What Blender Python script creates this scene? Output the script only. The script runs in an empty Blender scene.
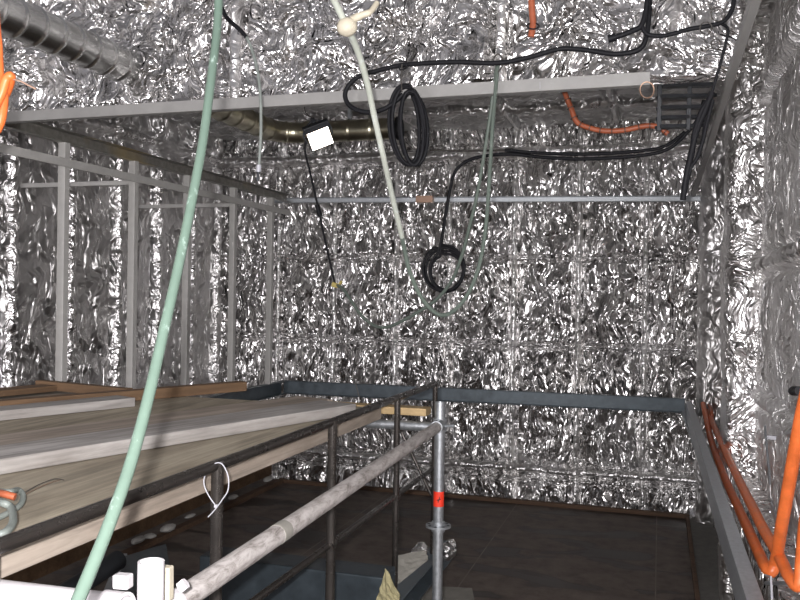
import bpy, bmesh, math, random
import numpy as np
from mathutils import Vector, Matrix
random.seed(7)
S = bpy.context.scene
COL = S.collection
R = math.radians

# ------------------------------------------------------------ camera frame
EYE = 1.87
FPX = 836.0
YAW, PITCH, ROLL = R(17.3), R(-0.2), R(0.9)
FW = np.array([-math.sin(YAW)*math.cos(PITCH), math.cos(YAW)*math.cos(PITCH), math.sin(PITCH)])
R0 = np.array([math.cos(YAW), math.sin(YAW), 0.0]); U0 = np.cross(R0, FW)
RT = R0*math.cos(ROLL)+U0*math.sin(ROLL); UP = -R0*math.sin(ROLL)+U0*math.cos(ROLL)
def ray(x, y): return FW+RT*(x-400)/FPX+UP*(300-y)/FPX
E0 = np.array([0, 0, EYE])
def aX(x, y, X): r = ray(x, y); return Vector(E0+r*X/r[0])
def aY(x, y, Y): r = ray(x, y); return Vector(E0+r*Y/r[1])
def aZ(x, y, Z): r = ray(x, y); return Vector(E0+r*(Z-EYE)/r[2])
def aD(x, y, D): return Vector(E0+ray(x, y)*D)

cam = bpy.data.cameras.new('camera'); co = bpy.data.objects.new('camera', cam); COL.objects.link(co)
co.matrix_world = Matrix(((RT[0], UP[0], -FW[0], 0), (RT[1], UP[1], -FW[1], 0), (RT[2], UP[2], -FW[2], EYE), (0, 0, 0, 1)))
cam.sensor_width = 36; cam.lens = FPX/800*36; cam.clip_start = .02; cam.clip_end = 100
S.camera = co

# ------------------------------------------------------------ materials
def newmat(name):
    m = bpy.data.materials.new(name); m.use_nodes = True
    nt = m.node_tree; b = nt.nodes['Principled BSDF']; return m, nt, b
def N(nt, t, **kw):
    n = nt.nodes.new(t)
    for k, v in kw.items():
        if k in n.inputs: n.inputs[k].default_value = v
        else: setattr(n, k, v)
    return n
def ramp(nt, fac, stops):
    r = nt.nodes.new('ShaderNodeValToRGB'); e = r.color_ramp.elements
    while len(e) < len(stops): e.new(.5)
    for q, (p, c) in zip(e, stops):
        q.position = p; q.color = (c, c, c, 1) if isinstance(c, (int, float)) else (*c, 1)
    nt.links.new(fac, r.inputs[0]); return r.outputs[0]
def VM(nt, op, a, b=None, s=None):
    n = nt.nodes.new('ShaderNodeVectorMath'); n.operation = op
    for i, v in enumerate((a, b)):
        if v is None: continue
        if hasattr(v, 'is_linked') or hasattr(v, 'links'): nt.links.new(v, n.inputs[i])
        else: n.inputs[i].default_value = v
    if s is not None: n.inputs['Scale'].default_value = s
    return n.outputs[0]
def foil(name, stretch, s1, s2, t1, t2, r0, r1, base=.8, metal=1.0, b1=1.0, b2=.8, turn=.5, warp=2.6):
    """crumpled aluminium foil: sharp wandering creases between small tilted facets"""
    m, nt, b = newmat(name); L = nt.links.new
    tc = N(nt, 'ShaderNodeTexCoord').outputs['Object']
    # slow turn of the crease direction from place to place
    w0 = N(nt, 'ShaderNodeTexNoise', Scale=2.6, Detail=2.0); L(tc, w0.inputs['Vector'])
    tc2 = VM(nt, 'ADD', tc, VM(nt, 'SCALE', VM(nt, 'SUBTRACT', w0.outputs['Color'], (.5, .5, .5)), s=turn))
    mp = N(nt, 'ShaderNodeMapping'); mp.inputs['Scale'].default_value = stretch; L(tc2, mp.inputs[0])
    p = mp.outputs[0]
    w = N(nt, 'ShaderNodeTexNoise', Scale=s1*.4, Detail=4.0, Roughness=.6); L(p, w.inputs['Vector'])
    q = VM(nt, 'ADD', p, VM(nt, 'SCALE', VM(nt, 'SUBTRACT', w.outputs['Color'], (.5, .5, .5)), s=warp/s1))
    cs = []
    for sc, t in ((s1, t1), (s2, t2)):
        v = N(nt, 'ShaderNodeTexVoronoi', Scale=sc); L(q, v.inputs['Vector'])
        cs.append(VM(nt, 'SCALE', VM(nt, 'SUBTRACT', v.outputs['Color'], (.5, .5, .5)), s=t))
    prev = None
    for sc, st, det in ((s1*.5, b1, 1.0), (s1*1.3, b2, 1.0)):
        n1 = N(nt, 'ShaderNodeTexNoise', Scale=sc, Detail=det, Roughness=.5, Distortion=.25); L(q, n1.inputs['Vector'])
        rd = N(nt, 'ShaderNodeMath', operation='SUBTRACT'); L(n1.outputs[0], rd.inputs[0]); rd.inputs[1].default_value = .5
        ab = N(nt, 'ShaderNodeMath', operation='ABSOLUTE'); L(rd.outputs[0], ab.inputs[0])
        bp = N(nt, 'ShaderNodeBump', Strength=st, Distance=1.6/sc); L(ab.outputs[0], bp.inputs['Height'])
        if prev is not None: L(prev, bp.inputs['Normal'])
        prev = bp.outputs[0]
    L(VM(nt, 'NORMALIZE', VM(nt, 'ADD', VM(nt, 'ADD', prev, cs[0]), cs[1])), b.inputs['Normal'])
    n3 = N(nt, 'ShaderNodeTexNoise', Scale=1.3, Detail=3.0); L(tc, n3.inputs['Vector'])
    L(ramp(nt, n3.outputs[0], [(.3, r0), (.7, r1)]), b.inputs['Roughness'])
    n4 = N(nt, 'ShaderNodeTexNoise', Scale=2.2, Detail=5.0); L(tc, n4.inputs['Vector'])
    L(ramp(nt, n4.outputs[0], [(.3, (base*.88, base*.86, base*.84)), (.65, (base, base*.985, base*.98))]), b.inputs['Base Color'])
    b.inputs['Metallic'].default_value = metal
    return m
M = {}
M['foil_back'] = foil('foil_back', (1, 1, .30), 11, 28, .40, .50, .21, .29, .97, 1, 1.0, .85, .25, 1.5)
M['foil_side'] = foil('foil_side', (1, 1, .45), 6, 16, .24, .26, .36, .48, .84, 1, .7, .45, .35, 2.0)
M['foil_right'] = foil('foil_right', (1, 1, .40), 16, 38, .34, .45, .40, .52, .95, 1, .8, .7)
M['foil_upper'] = foil('foil_upper', (1, 1, .8), 9, 24, .50, .45, .20, .30, .93)
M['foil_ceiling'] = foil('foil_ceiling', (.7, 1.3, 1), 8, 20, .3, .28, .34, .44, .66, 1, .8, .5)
M['foil_scrap'] = foil('foil_scrap', (1, 1, 1), 30, 60, .9, .6, .2, .35, .7)
M['foil_rib'] = foil('foil_rib', (1, 1, .8), 14, 30, .15, .18, .26, .32, .97, 1, .35, .3)
M['foil_bright'] = foil('foil_bright', (1, 1, .6), 12, 28, .24, .28, .28, .34, .97, 1, .5, .45)

def plain(name, c, rough=.5, metal=0.0, var=.15, scale=14, bump=.15, stops=None, **kw):
    m, nt, b = newmat(name); L = nt.links.new
    tc = N(nt, 'ShaderNodeTexCoord').outputs['Object']
    n = N(nt, 'ShaderNodeTexNoise', Scale=scale, Detail=6.0, Roughness=.65); L(tc, n.inputs['Vector'])
    lo = tuple(max(0, x*(1-var)) for x in c); hi = tuple(min(1, x*(1+var)) for x in c)
    L(ramp(nt, n.outputs[0], [(.3, lo), (.7, hi)]), b.inputs['Base Color'])
    L(ramp(nt, n.outputs[0], [(.3, max(.03, rough-.08)), (.7, min(1, rough+.1))]), b.inputs['Roughness'])
    b.inputs['Metallic'].default_value = metal
    if bump:
        n2 = N(nt, 'ShaderNodeTexNoise', Scale=scale*5, Detail=4.0); L(tc, n2.inputs['Vector'])
        bp = N(nt, 'ShaderNodeBump', Strength=bump, Distance=.004); L(n2.outputs[0], bp.inputs['Height']); L(bp.outputs[0], b.inputs['Normal'])
    for k, v in kw.items(): b.inputs[k.replace('_', ' ')].default_value = v
    return m
M['primer'] = plain('grey_primer', (.27, .265, .255), .55, 0, .08)
M['stud'] = plain('stud_primer', (.50, .49, .47), .55, 0, .08)
M['galv'] = plain('galvanised', (.42, .44, .46), .42, .8, .2, 60)
M['beam_rust'] = None
M['dark_steel'] = plain('dark_blue_steel', (.085, .105, .12), .4, .35, .35, 9)
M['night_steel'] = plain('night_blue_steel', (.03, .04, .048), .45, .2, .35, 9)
M['black_steel'] = plain('black_steel', (.02, .022, .026), .5, .2, .4, 10)
M['rail'] = plain('bare_rail_steel', (.06, .053, .048), .28, .7, .14, 8, 0)
M['rubber'] = plain('black_rubber', (.007, .007, .009), .6, 0, .2, 20, Specular_IOR_Level=.22)
M['wire_dark'] = plain('dark_wire', (.05, .045, .04), .5, 0, .3, 30)
M['orange'] = plain('orange_hose', (.64, .14, .032), .42, 0, .22, 18)
M['orange_far'] = plain('orange_cable', (.33, .085, .035), .5, 0, .2, 25)
M['zip'] = plain('white_plastic', (.36, .36, .39), .4, 0, .05)
M['concrete_curb'] = plain('grey_ledge', (.12, .115, .105), .8, 0, .3, 20)
M['card'] = plain('grey_board', (.22, .21, .185), .8, 0, .2, 12)
M['scrap_y'] = plain('yellow_wool', (.28, .25, .14), .9, 0, .3, 30)
M['insul'] = plain('white_wool', (.36, .35, .33), .9, 0, .3, 30)
M['red'] = plain('red_tape', (.8, .04, .015), .5, 0, .1, 20)
M['tape'] = plain('cream_tape', (.40, .36, .28), .6, 0, .12, 25)
M['grey_strap'] = plain('grey_strap', (.17, .19, .175), .5, 0, .15, 25)
M['black_mark'] = plain('black_ink', (.02, .01, .01), .7, 0, 0, 20, 0)
M['brass'] = plain('copper_wire', (.45, .3, .22), .35, .8, .1)
M['yellow'] = plain('yellow_clip', (.35, .28, .08), .5, 0, .1)
M['dirt'] = plain('brown_debris', (.14, .1, .065), .9, 0, .45, 12, .6)

def duct_mat(name, c, rough):
    m, nt, b = newmat(name); L = nt.links.new
    tc = N(nt, 'ShaderNodeTexCoord').outputs['Object']
    n = N(nt, 'ShaderNodeTexNoise', Scale=5.0, Detail=5.0); L(tc, n.inputs['Vector'])
    L(ramp(nt, n.outputs[0], [(.35, tuple(x*.6 for x in c)), (.6, c)]), b.inputs['Base Color'])
    b.inputs['Metallic'].default_value = 1; b.inputs['Roughness'].default_value = rough
    return m
M['duct'] = duct_mat('duct_zinc', (.78, .78, .76), .24)
M['duct_far'] = duct_mat('duct_oily_zinc', (.62, .58, .44), .30)

def hose_mat(name, c, highlight, tr):
    m, nt, b = newmat(name); L = nt.links.new
    tc = N(nt, 'ShaderNodeTexCoord').outputs['Object']
    mp = N(nt, 'ShaderNodeMapping'); mp.inputs['Scale'].default_value = (1, 1, .35); L(tc, mp.inputs[0])
    n = N(nt, 'ShaderNodeTexNoise', Scale=28.0, Detail=5.0, Roughness=.7); L(mp.outputs[0], n.inputs['Vector'])
    L(ramp(nt, n.outputs[0], [(.35, c), (.6, tuple(x*1.12 for x in c)), (.72, highlight)]), b.inputs['Base Color'])  # palest noise streaks are highlights painted into the hose colour
    b.inputs['Roughness'].default_value = .32; b.inputs['Transmission Weight'].default_value = tr
    b.inputs['IOR'].default_value = 1.3
    return m
M['hose_green'] = hose_mat('green_clear_hose', (.085, .122, .098), (.32, .4, .36), .12)
M['hose_clear'] = hose_mat('milky_clear_hose', (.38, .40, .35), (.55, .6, .58), .1)
M['hose_dull'] = hose_mat('dull_green_hose', (.11, .135, .115), (.25, .27, .25), .12)

def wood(name, c, grain=.35, rough=.75, dirt=.3, knots=True):
    """sawn timber, grain along local X"""
    m, nt, b = newmat(name); L = nt.links.new
    tc = N(nt, 'ShaderNodeTexCoord').outputs['Object']
    oi = N(nt, 'ShaderNodeObjectInfo')
    off = VM(nt, 'ADD', tc, VM(nt, 'SCALE', oi.outputs['Location'], s=3.7))
    mp = N(nt, 'ShaderNodeMapping'); mp.inputs['Scale'].default_value = (1.6, 30, 30); L(off, mp.inputs[0])
    n = N(nt, 'ShaderNodeTexNoise', Scale=1.0, Detail=7.0, Roughness=.6, Distortion=1.1); L(mp.outputs[0], n.inputs['Vector'])
    mp2 = N(nt, 'ShaderNodeMapping'); mp2.inputs['Scale'].default_value = (1.2, 5, 5); L(off, mp2.inputs[0])
    n2 = N(nt, 'ShaderNodeTexNoise', Scale=1.3, Detail=6.0, Roughness=.65); L(mp2.outputs[0], n2.inputs['Vector'])
    g = ramp(nt, n.outputs[0], [(.32, tuple(x*(1-grain) for x in c)), (.6, c)])
    d = ramp(nt, n2.outputs[0], [(.3, (1-dirt, 1-dirt*1.05, 1-dirt*1.1)), (.62, (1, 1, 1))])
    mx = N(nt, 'ShaderNodeMix', data_type='RGBA', blend_type='MULTIPLY'); mx.inputs[0].default_value = 1
    L(g, mx.inputs[6]); L(d, mx.inputs[7]); L(mx.outputs[2], b.inputs['Base Color'])
    b.inputs['Roughness'].default_value = rough
    bp = N(nt, 'ShaderNodeBump', Strength=.35, Distance=.003); L(n.outputs[0], bp.inputs['Height']); L(bp.outputs[0], b.inputs['Normal'])
    return m
M['ply'] = wood('grey_plywood', (.42, .365, .275), .4, .8, .45)
M['white_plank'] = wood('whitewashed_plank', (.44, .415, .395), .4, .7, .5)
M['pink_plank'] = wood('weathered_plank', (.41, .345, .285), .45, .75, .45)
M['grey_plank'] = wood('grey_plank', (.38, .33, .275), .3, .8, .35)
M['brown_wood'] = wood('brown_timber', (.2, .12, .065), .35, .8, .4)
M['yellow_wood'] = wood('fresh_timber', (.48, .34, .17), .3, .7, .2)
M['darkrim'] = wood('dark_timber', (.13, .075, .045), .4, .8, .4)

def worn_white(name):
    m, nt, b = newmat(name); L = nt.links.new
    tc = N(nt, 'ShaderNodeTexCoord').outputs['Object']
    mp = N(nt, 'ShaderNodeMapping'); mp.inputs['Scale'].default_value = (3.5, 1, 3.5); L(tc, mp.inputs[0])
    n = N(nt, 'ShaderNodeTexNoise', Scale=14.0, Detail=8.0, Roughness=.75, Distortion=.6); L(mp.outputs[0], n.inputs['Vector'])
    c = ramp(nt, n.outputs[0], [(.34, (.13, .11, .10)), (.45, (.28, .255, .24)), (.56, (.42, .39, .375)), (.8, (.50, .465, .45))])
    n2 = N(nt, 'ShaderNodeTexNoise', Scale=3.2, Detail=2.0); L(tc, n2.inputs['Vector'])
    f = ramp(nt, n2.outputs[0], [(.69, 0.0), (.73, .5)])
    mx = N(nt, 'ShaderNodeMix', data_type='RGBA'); L(f, mx.inputs[0]); L(c, mx.inputs[6]); mx.inputs[7].default_value = (.5, .12, .1, 1)
    L(mx.outputs[2], b.inputs['Base Color']); b.inputs['Roughness'].default_value = .45
    return m
M['worn_white'] = worn_white('worn_white_tube')
M['white_tube'] = plain('clean_white_tube', (.47, .45, .46), .4, 0, .06, 10)

def rusty_beam():
    m, nt, b = newmat('galvanised_rusty_beam'); L = nt.links.new
    tc = N(nt, 'ShaderNodeTexCoord').outputs['Object']
    n = N(nt, 'ShaderNodeTexNoise', Scale=1.1, Detail=4.0); L(tc, n.inputs['Vector'])
    f = ramp(nt, n.outputs[0], [(.56, 0.0), (.68, 1.0)])
    n2 = N(nt, 'ShaderNodeTexNoise', Scale=25.0, Detail=5.0); L(tc, n2.inputs['Vector'])
    c = ramp(nt, n2.outputs[0], [(.3, (.2, .19, .17)), (.7, (.32, .31, .28))])
    mx = N(nt, 'ShaderNodeMix', data_type='RGBA'); L(f, mx.inputs[0]); L(c, mx.inputs[6]); mx.inputs[7].default_value = (.42, .33, .17, 1)
    L(mx.outputs[2], b.inputs['Base Color']); b.inputs['Metallic'].default_value = .5; b.inputs['Roughness'].default_value = .45
    return m
M['beam_rust'] = rusty_beam()

def floor_mat():
    m, nt, b = newmat('dark_film_plywood'); L = nt.links.new
    tc = N(nt, 'ShaderNodeTexCoord').outputs['Object']
    n = N(nt, 'ShaderNodeTexNoise', Scale=7.0, Detail=9.0, Roughness=.7); L(tc, n.inputs['Vector'])
    c = ramp(nt, n.outputs[0], [(.3, (.065, .05, .042)), (.5, (.12, .095, .08)), (.75, (.17, .14, .118))])
    mp = N(nt, 'ShaderNodeMapping'); mp.inputs['Scale'].default_value = (1.2, 3.0, 1); L(tc, mp.inputs[0])
    n2 = N(nt, 'ShaderNodeTexNoise', Scale=1.1, Detail=5.0, Distortion=.6); L(mp.outputs[0], n2.inputs['Vector'])
    st = ramp(nt, n2.outputs[0], [(.55, 0.0), (.58, .9)])
    mx = N(nt, 'ShaderNodeMix', data_type='RGBA'); L(st, mx.inputs[0]); L(c, mx.inputs[6]); mx.inputs[7].default_value = (.035, .028, .024, 1)
    # board joints
    br = N(nt, 'ShaderNodeTexBrick', Scale=1.0); br.inputs['Mortar Size'].default_value = .004
    br.inputs['Brick Width'].default_value = 1.22; br.inputs['Row Height'].default_value = 2.44; br.offset = 0
    L(tc, br.inputs['Vector'])
    j = N(nt, 'ShaderNodeMix', data_type='RGBA'); L(br.outputs['Fac'], j.inputs[0]); L(mx.outputs[2], j.inputs[6]); j.inputs[7].default_value = (.17, .14, .12, 1)
    L(j.outputs[2], b.inputs['Base Color'])
    L(ramp(nt, n2.outputs[0], [(.55, .6), (.6, .4)]), b.inputs['Roughness'])
    b.inputs['Specular IOR Level'].default_value = .3
    return m
M['floor'] = floor_mat()
def lamp_glass():
    m, nt, b = newmat('lit_lamp_glass')
    b.inputs['Emission Color'].default_value = (1, .88, .74, 1); b.inputs['Emission Strength'].default_value = 9
    b.inputs['Base Color'].default_value = (.9, .85, .8, 1)
    return m
M['lamp'] = lamp_glass()

# ------------------------------------------------------------ mesh helpers
class MB:
    def __init__(s): s.v = []; s.f = []
    def add(s, vs, fs):
        o = len(s.v); s.v += [Vector(v) for v in vs]; s.f += [tuple(i+o for i in f) for f in fs]; return s
    def box(s, a, b):
        x0, y0, z0 = (min(a[i], b[i]) for i in range(3)); x1, y1, z1 = (max(a[i], b[i]) for i in range(3))
        return s.add([(x0,y0,z0),(x1,y0,z0),(x1,y1,z0),(x0,y1,z0),(x0,y0,z1),(x1,y0,z1),(x1,y1,z1),(x0,y1,z1)],
                     [(0,3,2,1),(4,5,6,7),(0,1,5,4),(1,2,6,5),(2,3,7,6),(3,0,4,7)])
    def bar(s, p0, p1, w, h, up=(0, 0, 1)):
        p0 = Vector(p0); p1 = Vector(p1); d = (p1-p0).normalized(); u = Vector(up)
        sd = d.cross(u).normalized(); u = sd.cross(d).normalized()
        vs = [p+sd*a*w/2+u*b*h/2 for p in (p0, p1) for a, b in ((-1,-1),(1,-1),(1,1),(-1,1))]
        return s.add(vs, [(0,1,2,3),(7,6,5,4),(0,4,5,1),(1,5,6,2),(2,6,7,3),(3,7,4,0)])
    def profile(s, p0, p1, pts, up=(0, 0, 1)):
        """extrude a closed 2D outline (side, up) from p0 to p1"""
        p0 = Vector(p0); p1 = Vector(p1); d = (p1-p0).normalized(); u = Vector(up)
        sd = d.cross(u).normalized(); u = sd.cross(d).normalized(); n = len(pts)
        vs = [p+sd*a+u*b for p in (p0, p1) for a, b in pts]
        return s.add(vs, [tuple(range(n)), tuple(range(2*n-1, n-1, -1))]+[(i, i+n, (i+1) % n+n, (i+1) % n) for i in range(n)])
    def tube(s, pts, r, n=10, caps=True, hollow=0.0):
        pts = [Vector(p) for p in pts]; m = len(pts)
        rs = r if isinstance(r, (list, tuple)) else [r]*m
        t = [(pts[min(i+1, m-1)]-pts[max(i-1, 0)]).normalized() for i in range(m)]
        a = t[0].orthogonal().normalized(); vs = []
        for i in range(m):
            a = (a-t[i]*a.dot(t[i])).normalized(); b = t[i].cross(a)
            vs += [pts[i]+(a*math.cos(2*math.pi*k/n)+b*math.sin(2*math.pi*k/n))*rs[i] for k in range(n)]
        fs = [(i*n+k, i*n+(k+1) % n, (i+1)*n+(k+1) % n, (i+1)*n+k) for i in range(m-1) for k in range(n)]
        if caps: fs += [tuple(range(n-1, -1, -1)), tuple((m-1)*n+k for k in range(n))]
        return s.add(vs, fs)
def pipe(p0, p1, r, wall=.004, n=24):
    """open hollow pipe"""
    mb = MB(); p0 = Vector(p0); p1 = Vector(p1); t = (p1-p0).normalized(); a = t.orthogonal().normalized(); b = t.cross(a)
    vs = []
    for p, rr in ((p0, r), (p1, r), (p1, r-wall), (p0, r-wall)):
        vs += [p+(a*math.cos(2*math.pi*k/n)+b*math.sin(2*math.pi*k/n))*rr for k in range(n)]
    fs = [(j*n+k, j*n+(k+1) % n, ((j+1) % 4)*n+(k+1) % n, ((j+1) % 4)*n+k) for j in range(4) for k in range(n)]
    return mb.add(vs, fs)
def smooth(ps, k=8):
    ps = [Vector(p) for p in ps]; out = []
    for i in range(len(ps)-1):
        a = ps[max(i-1, 0)]; b = ps[i]; c = ps[i+1]; d = ps[min(i+2, len(ps)-1)]
        for j in range(k):
            t = j/k
            out.append(.5*((2*b)+(c-a)*t+(2*a-5*b+4*c-d)*t*t+(3*b-a-3*c+d)*t**3))
    out.append(ps[-1]); return out
def link(name, mb, m, parent=None, smooth_shade=False, bevel=0.0, origin=None, rot=None):
    """one mesh object; world-space vertices re-expressed about its own origin"""
    me = bpy.data.meshes.new(name)
    if parent is not None: org = Vector((0, 0, 0))+parent_world(parent)
    elif origin is not None: org = Vector(origin)
    else:
        xs = [v.x for v in mb.v]; ys = [v.y for v in mb.v]; zs = [v.z for v in mb.v]
        org = Vector(((min(xs)+max(xs))/2, (min(ys)+max(ys))/2, min(zs)))
    me.from_pydata([tuple(v-org) for v in mb.v], [], mb.f); me.update()
    bm = bmesh.new(); bm.from_mesh(me); bmesh.ops.recalc_face_normals(bm, faces=bm.faces)
    for f in bm.faces: f.smooth = smooth_shade
    if smooth_shade:
        for e in bm.edges:
            if len(e.link_faces) == 2 and e.calc_face_angle(0) > R(50): e.smooth = False
    bm.to_mesh(me); bm.free()
    o = bpy.data.objects.new(name, me); COL.objects.link(o); me.materials.append(m)
    if parent is not None: o.parent = parent
    else: o.location = org
    if bevel:
        b = o.modifiers.new('bevel', 'BEVEL'); b.width = bevel; b.segments = 2; b.limit_method = 'ANGLE'
    return o
def parent_world(p):
    v = Vector((0, 0, 0))
    while p is not None: v += p.location; p = p.parent
    return v
def tag(o, label=None, cat=None, group=None, kind=None):
    if label: o['label'] = label
    if cat: o['category'] = cat
    if group: o['group'] = group
    if kind: o['kind'] = kind
    return o
def thing(name, loc, label, cat, group=None):
    o = bpy.data.objects.new(name, None); COL.objects.link(o); o.location = loc; o.empty_display_size = .1
    return tag(o, label, cat, group)

# ------------------------------------------------------------ foil surfaces (height fields)
rng = np.random.RandomState(11)
def vnoise(u, v, seed):
    r = np.random.RandomState(seed).rand(97, 89)
    iu = np.floor(u).astype(int); iv = np.floor(v).astype(int); fu = u-iu; fv = v-iv
    fu = fu*fu*(3-2*fu); fv = fv*fv*(3-2*fv)
    g = lambda a, b: r[a % 97, b % 89]
    return (g(iu, iv)*(1-fu)+g(iu+1, iv)*fu)*(1-fv)+(g(iu, iv+1)*(1-fu)+g(iu+1, iv+1)*fu)*fv
def crumple(u, v, seed):
    h = (vnoise(u*2.1, v*1.4, seed)-.5)*.035
    wx = vnoise(u*5, v*5, seed+5)*1.2; wy = vnoise(u*5, v*5, seed+6)*1.2
    for k, (su, sv, a) in enumerate(((5, 2.6, .030), (11, 5.5, .017), (23, 11, .009))):
        h = h+np.abs(vnoise(u*su+wx, v*sv+wy, seed+11+k)-.5)*2*a
    return h
def sheet(name, P0, U, V, Nn, w, h, step, m, seed, ribs=(), bars=(), extra=None, thick=.06, sag=1.0, parent=None):
    """foil sheet of w x h from corner P0 along U, V, bulging to Nn; ribs: (u, width, height), bars: (v, width, height)"""
    nu = int(w/step)+1; nv = int(h/step)+1
    u = np.linspace(0, w, nu)[None, :].repeat(nv, 0); v = np.linspace(0, h, nv)[:, None].repeat(nu, 1)
    z = crumple(u, v, seed)*sag
    near = np.zeros_like(u, bool)
    for q, wd, ht in ribs:
        jit = (vnoise(v*9, v*0+q*7, seed+40)-.5)*.012+(vnoise(v*31, v*0+q*3, seed+41)-.5)*.008
        d = np.abs(u-q-jit)
        bump = np.sqrt(np.clip(1-(d/wd)**2, 0, 1))*ht*(.85+.3*vnoise(v*17, v*0+q, seed+42))
        z = z*(1-.8*np.exp(-(d/(wd*1.5))**4))+bump-.036*np.exp(-((d-wd*1.25)/(wd*.38))**2)
        near |= d < wd*.95
    for q, wd, ht in bars:
        jit = (vnoise(u*7, u*0+q*7, seed+50)-.5)*.02
        d = np.abs(v-q-jit)
        bump = np.sqrt(np.clip(1-(d/wd)**2, 0, 1))*ht*(.8+.4*vnoise(u*15, u*0+q, seed+52))
        z = z*(1-.6*np.exp(-(d/(wd*1.5))**4))+bump-.02*np.exp(-((d-wd*1.3)/(wd*.4))**2)
        if ht > .05: near |= d < wd*.95
    if extra is not None: z = z+extra(u, v)
    P0, U, V, Nn = (np.array(q, float) for q in (P0, U, V, Nn))
    co_ = (P0+u[..., None]*U+v[..., None]*V+z[..., None]*Nn).reshape(-1, 3)
    idx = np.arange(nu*nv).reshape(nv, nu)
    q = np.stack([idx[:-1, :-1], idx[:-1, 1:], idx[1:, 1:], idx[1:, :-1]], -1).reshape(-1, 4)
    if np.dot(np.cross(U, V), Nn) < 0: q = q[:, ::-1]
    ring = np.concatenate([idx[0, :], idx[1:, -1], idx[-1, -2::-1], idx[-2:0:-1, 0]])
    n0 = len(co_); bk = co_[ring].copy()
    pu = (bk-P0)@Nn; bk = bk-pu[:, None]*Nn-Nn*thick
    co_ = np.concatenate([co_, bk]); k = len(ring)
    a = ring; b = np.roll(ring, -1); c = n0+np.arange(k); d = np.roll(c, -1)
    sk = np.stack([a, c, d, b], -1)
    faces = [tuple(f) for f in q.tolist()]+[tuple(f) for f in sk.tolist()]+[tuple(c.tolist()[::-1])]
    me = bpy.data.meshes.new(name); me.from_pydata(co_.tolist(), [], faces); me.update()
    me.polygons.foreach_set('use_smooth', [True]*len(q)+[False]*(len(faces)-len(q)))
    me.materials.append(m); me.materials.append(M['foil_rib'])
    mi = (near[:-1, :-1] & near[1:, 1:]).reshape(-1).astype(int).tolist()
    me.polygons.foreach_set('material_index', mi+[0]*(len(faces)-len(mi)))
    o = bpy.data.objects.new(name, me); COL.objects.link(o)
    if parent is not None: o.parent = parent
    return o

YB, XL, XR, ZC = 7.80, -4.40, .58, 3.50
def struct(o): o['kind'] = 'structure'; return o
# back wall
ribx = [-3.72, -3.11, -2.465, -1.934, -1.311, -.716, -.131]
struct(sheet('wall_back', (-4.5, YB, -.1), (1, 0, 0), (0, 0, 1), (0, -1, 0), 5.2, 3.8, .0125, M['foil_back'], 3,
             ribs=[(x+4.5, .03, .055) for x in ribx],
             bars=[(3.33, .055, .09), (.40, .04, .075), (.31, .02, .03), (1.54, .02, .018), (2.35, .018, .012)]))
# left wall
struct(sheet('wall_left', (XL, 1.4, -.1), (0, 1, 0), (0, 0, 1), (1, 0, 0), 6.4, 3.9, .0115, M['foil_side'], 17,
             ribs=[(y-1.4, .046, .075) for y in (2.36, 2.97, 3.58, 4.19, 4.80, 5.41, 6.01, 6.60, 7.18, 7.66)],
             bars=[(3.33, .05, .06), (1.0, .03, .03)], sag=.7))
# right wall, a deep wrapped frame, the lower bulge
yst = lambda u, v: .05*np.exp(-((v-(2.19))/.055)**2)+.045*np.exp(-((v-3.19)/.05)**2)+.03*np.exp(-((v-1.42)/.05)**2)
struct(sheet('wall_right', (XR, 1.4, -.1), (0, 1, 0), (0, 0, 1), (-1, 0, 0), 6.4, 4.4, .0125, M['foil_right'], 23,
             bars=[(2.19, .05, .06), (3.19, .045, .05), (1.42, .04, .04)], ribs=[(2.2, .03, .03), (1.1, .03, .02)], sag=.8))
def frame_trim(name, x0, x1, y0, y1, z0, z1, m, seed, r=.04):
    """foil wrapped vertical frame with rounded edges"""
    nz = int((z1-z0)/.014); pr = []
    n1 = 12
    pr += [(x1, y1)]+[(x0+.0, y1)]
    pr = [(x0, y1-(y1-y0-r)*k/8) for k in range(9)]
    pr += [(x0+r-r*math.cos(a), y0+r-r*math.sin(a)) for a in [math.pi/2*k/6 for k in range(1, 7)]]
    pr += [(x0+r+(x1-x0-r)*k/n1, y0) for k in range(1, n1+1)]
    pr = np.array(pr); n = len(pr); vs = []
    for i in range(nz+1):
        z = z0+(z1-z0)*i/nz
        s = np.arange(n)*.016
        hh = crumple(s*1.2+seed, np.full(n, z), seed)*.8
        for k in range(n):
            a = pr[max(k-1, 0)]; b = pr[min(k+1, n-1)]; t = (b-a)/np.linalg.norm(b-a); nr = np.array([t[1], -t[0]])
            if nr[1] > 0 or nr[0] > .5: nr = -nr
            vs.append((pr[k][0]+nr[0]*hh[k], pr[k][1]+nr[1]*hh[k], z))
    fs = [(i*n+k, i*n+k+1, (i+1)*n+k+1, (i+1)*n+k) for i in range(nz) for k in range(n-1)]
    mb = MB().add(vs, fs); o = link(name, mb, m, smooth_shade=True, origin=(0, 0, 0)); return struct(o)
frame_trim('trim_1', .40, .66, 5.45, 5.9, .0, 3.6, M['foil_bright'], 31)
frame_trim('trim_2', .34, .66, 7.45, 7.9, .0, 3.6, M['foil_side'], 37, .08)
struct(sheet('trim_3', (.47, 2.2, -.1), (0, 1, 0), (0, 0, 1), (-1, 0, 0), 5.5, .93, .0125, M['foil_back'], 41, ribs=[(3.8, .04, .04)], thick=.1))
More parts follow.
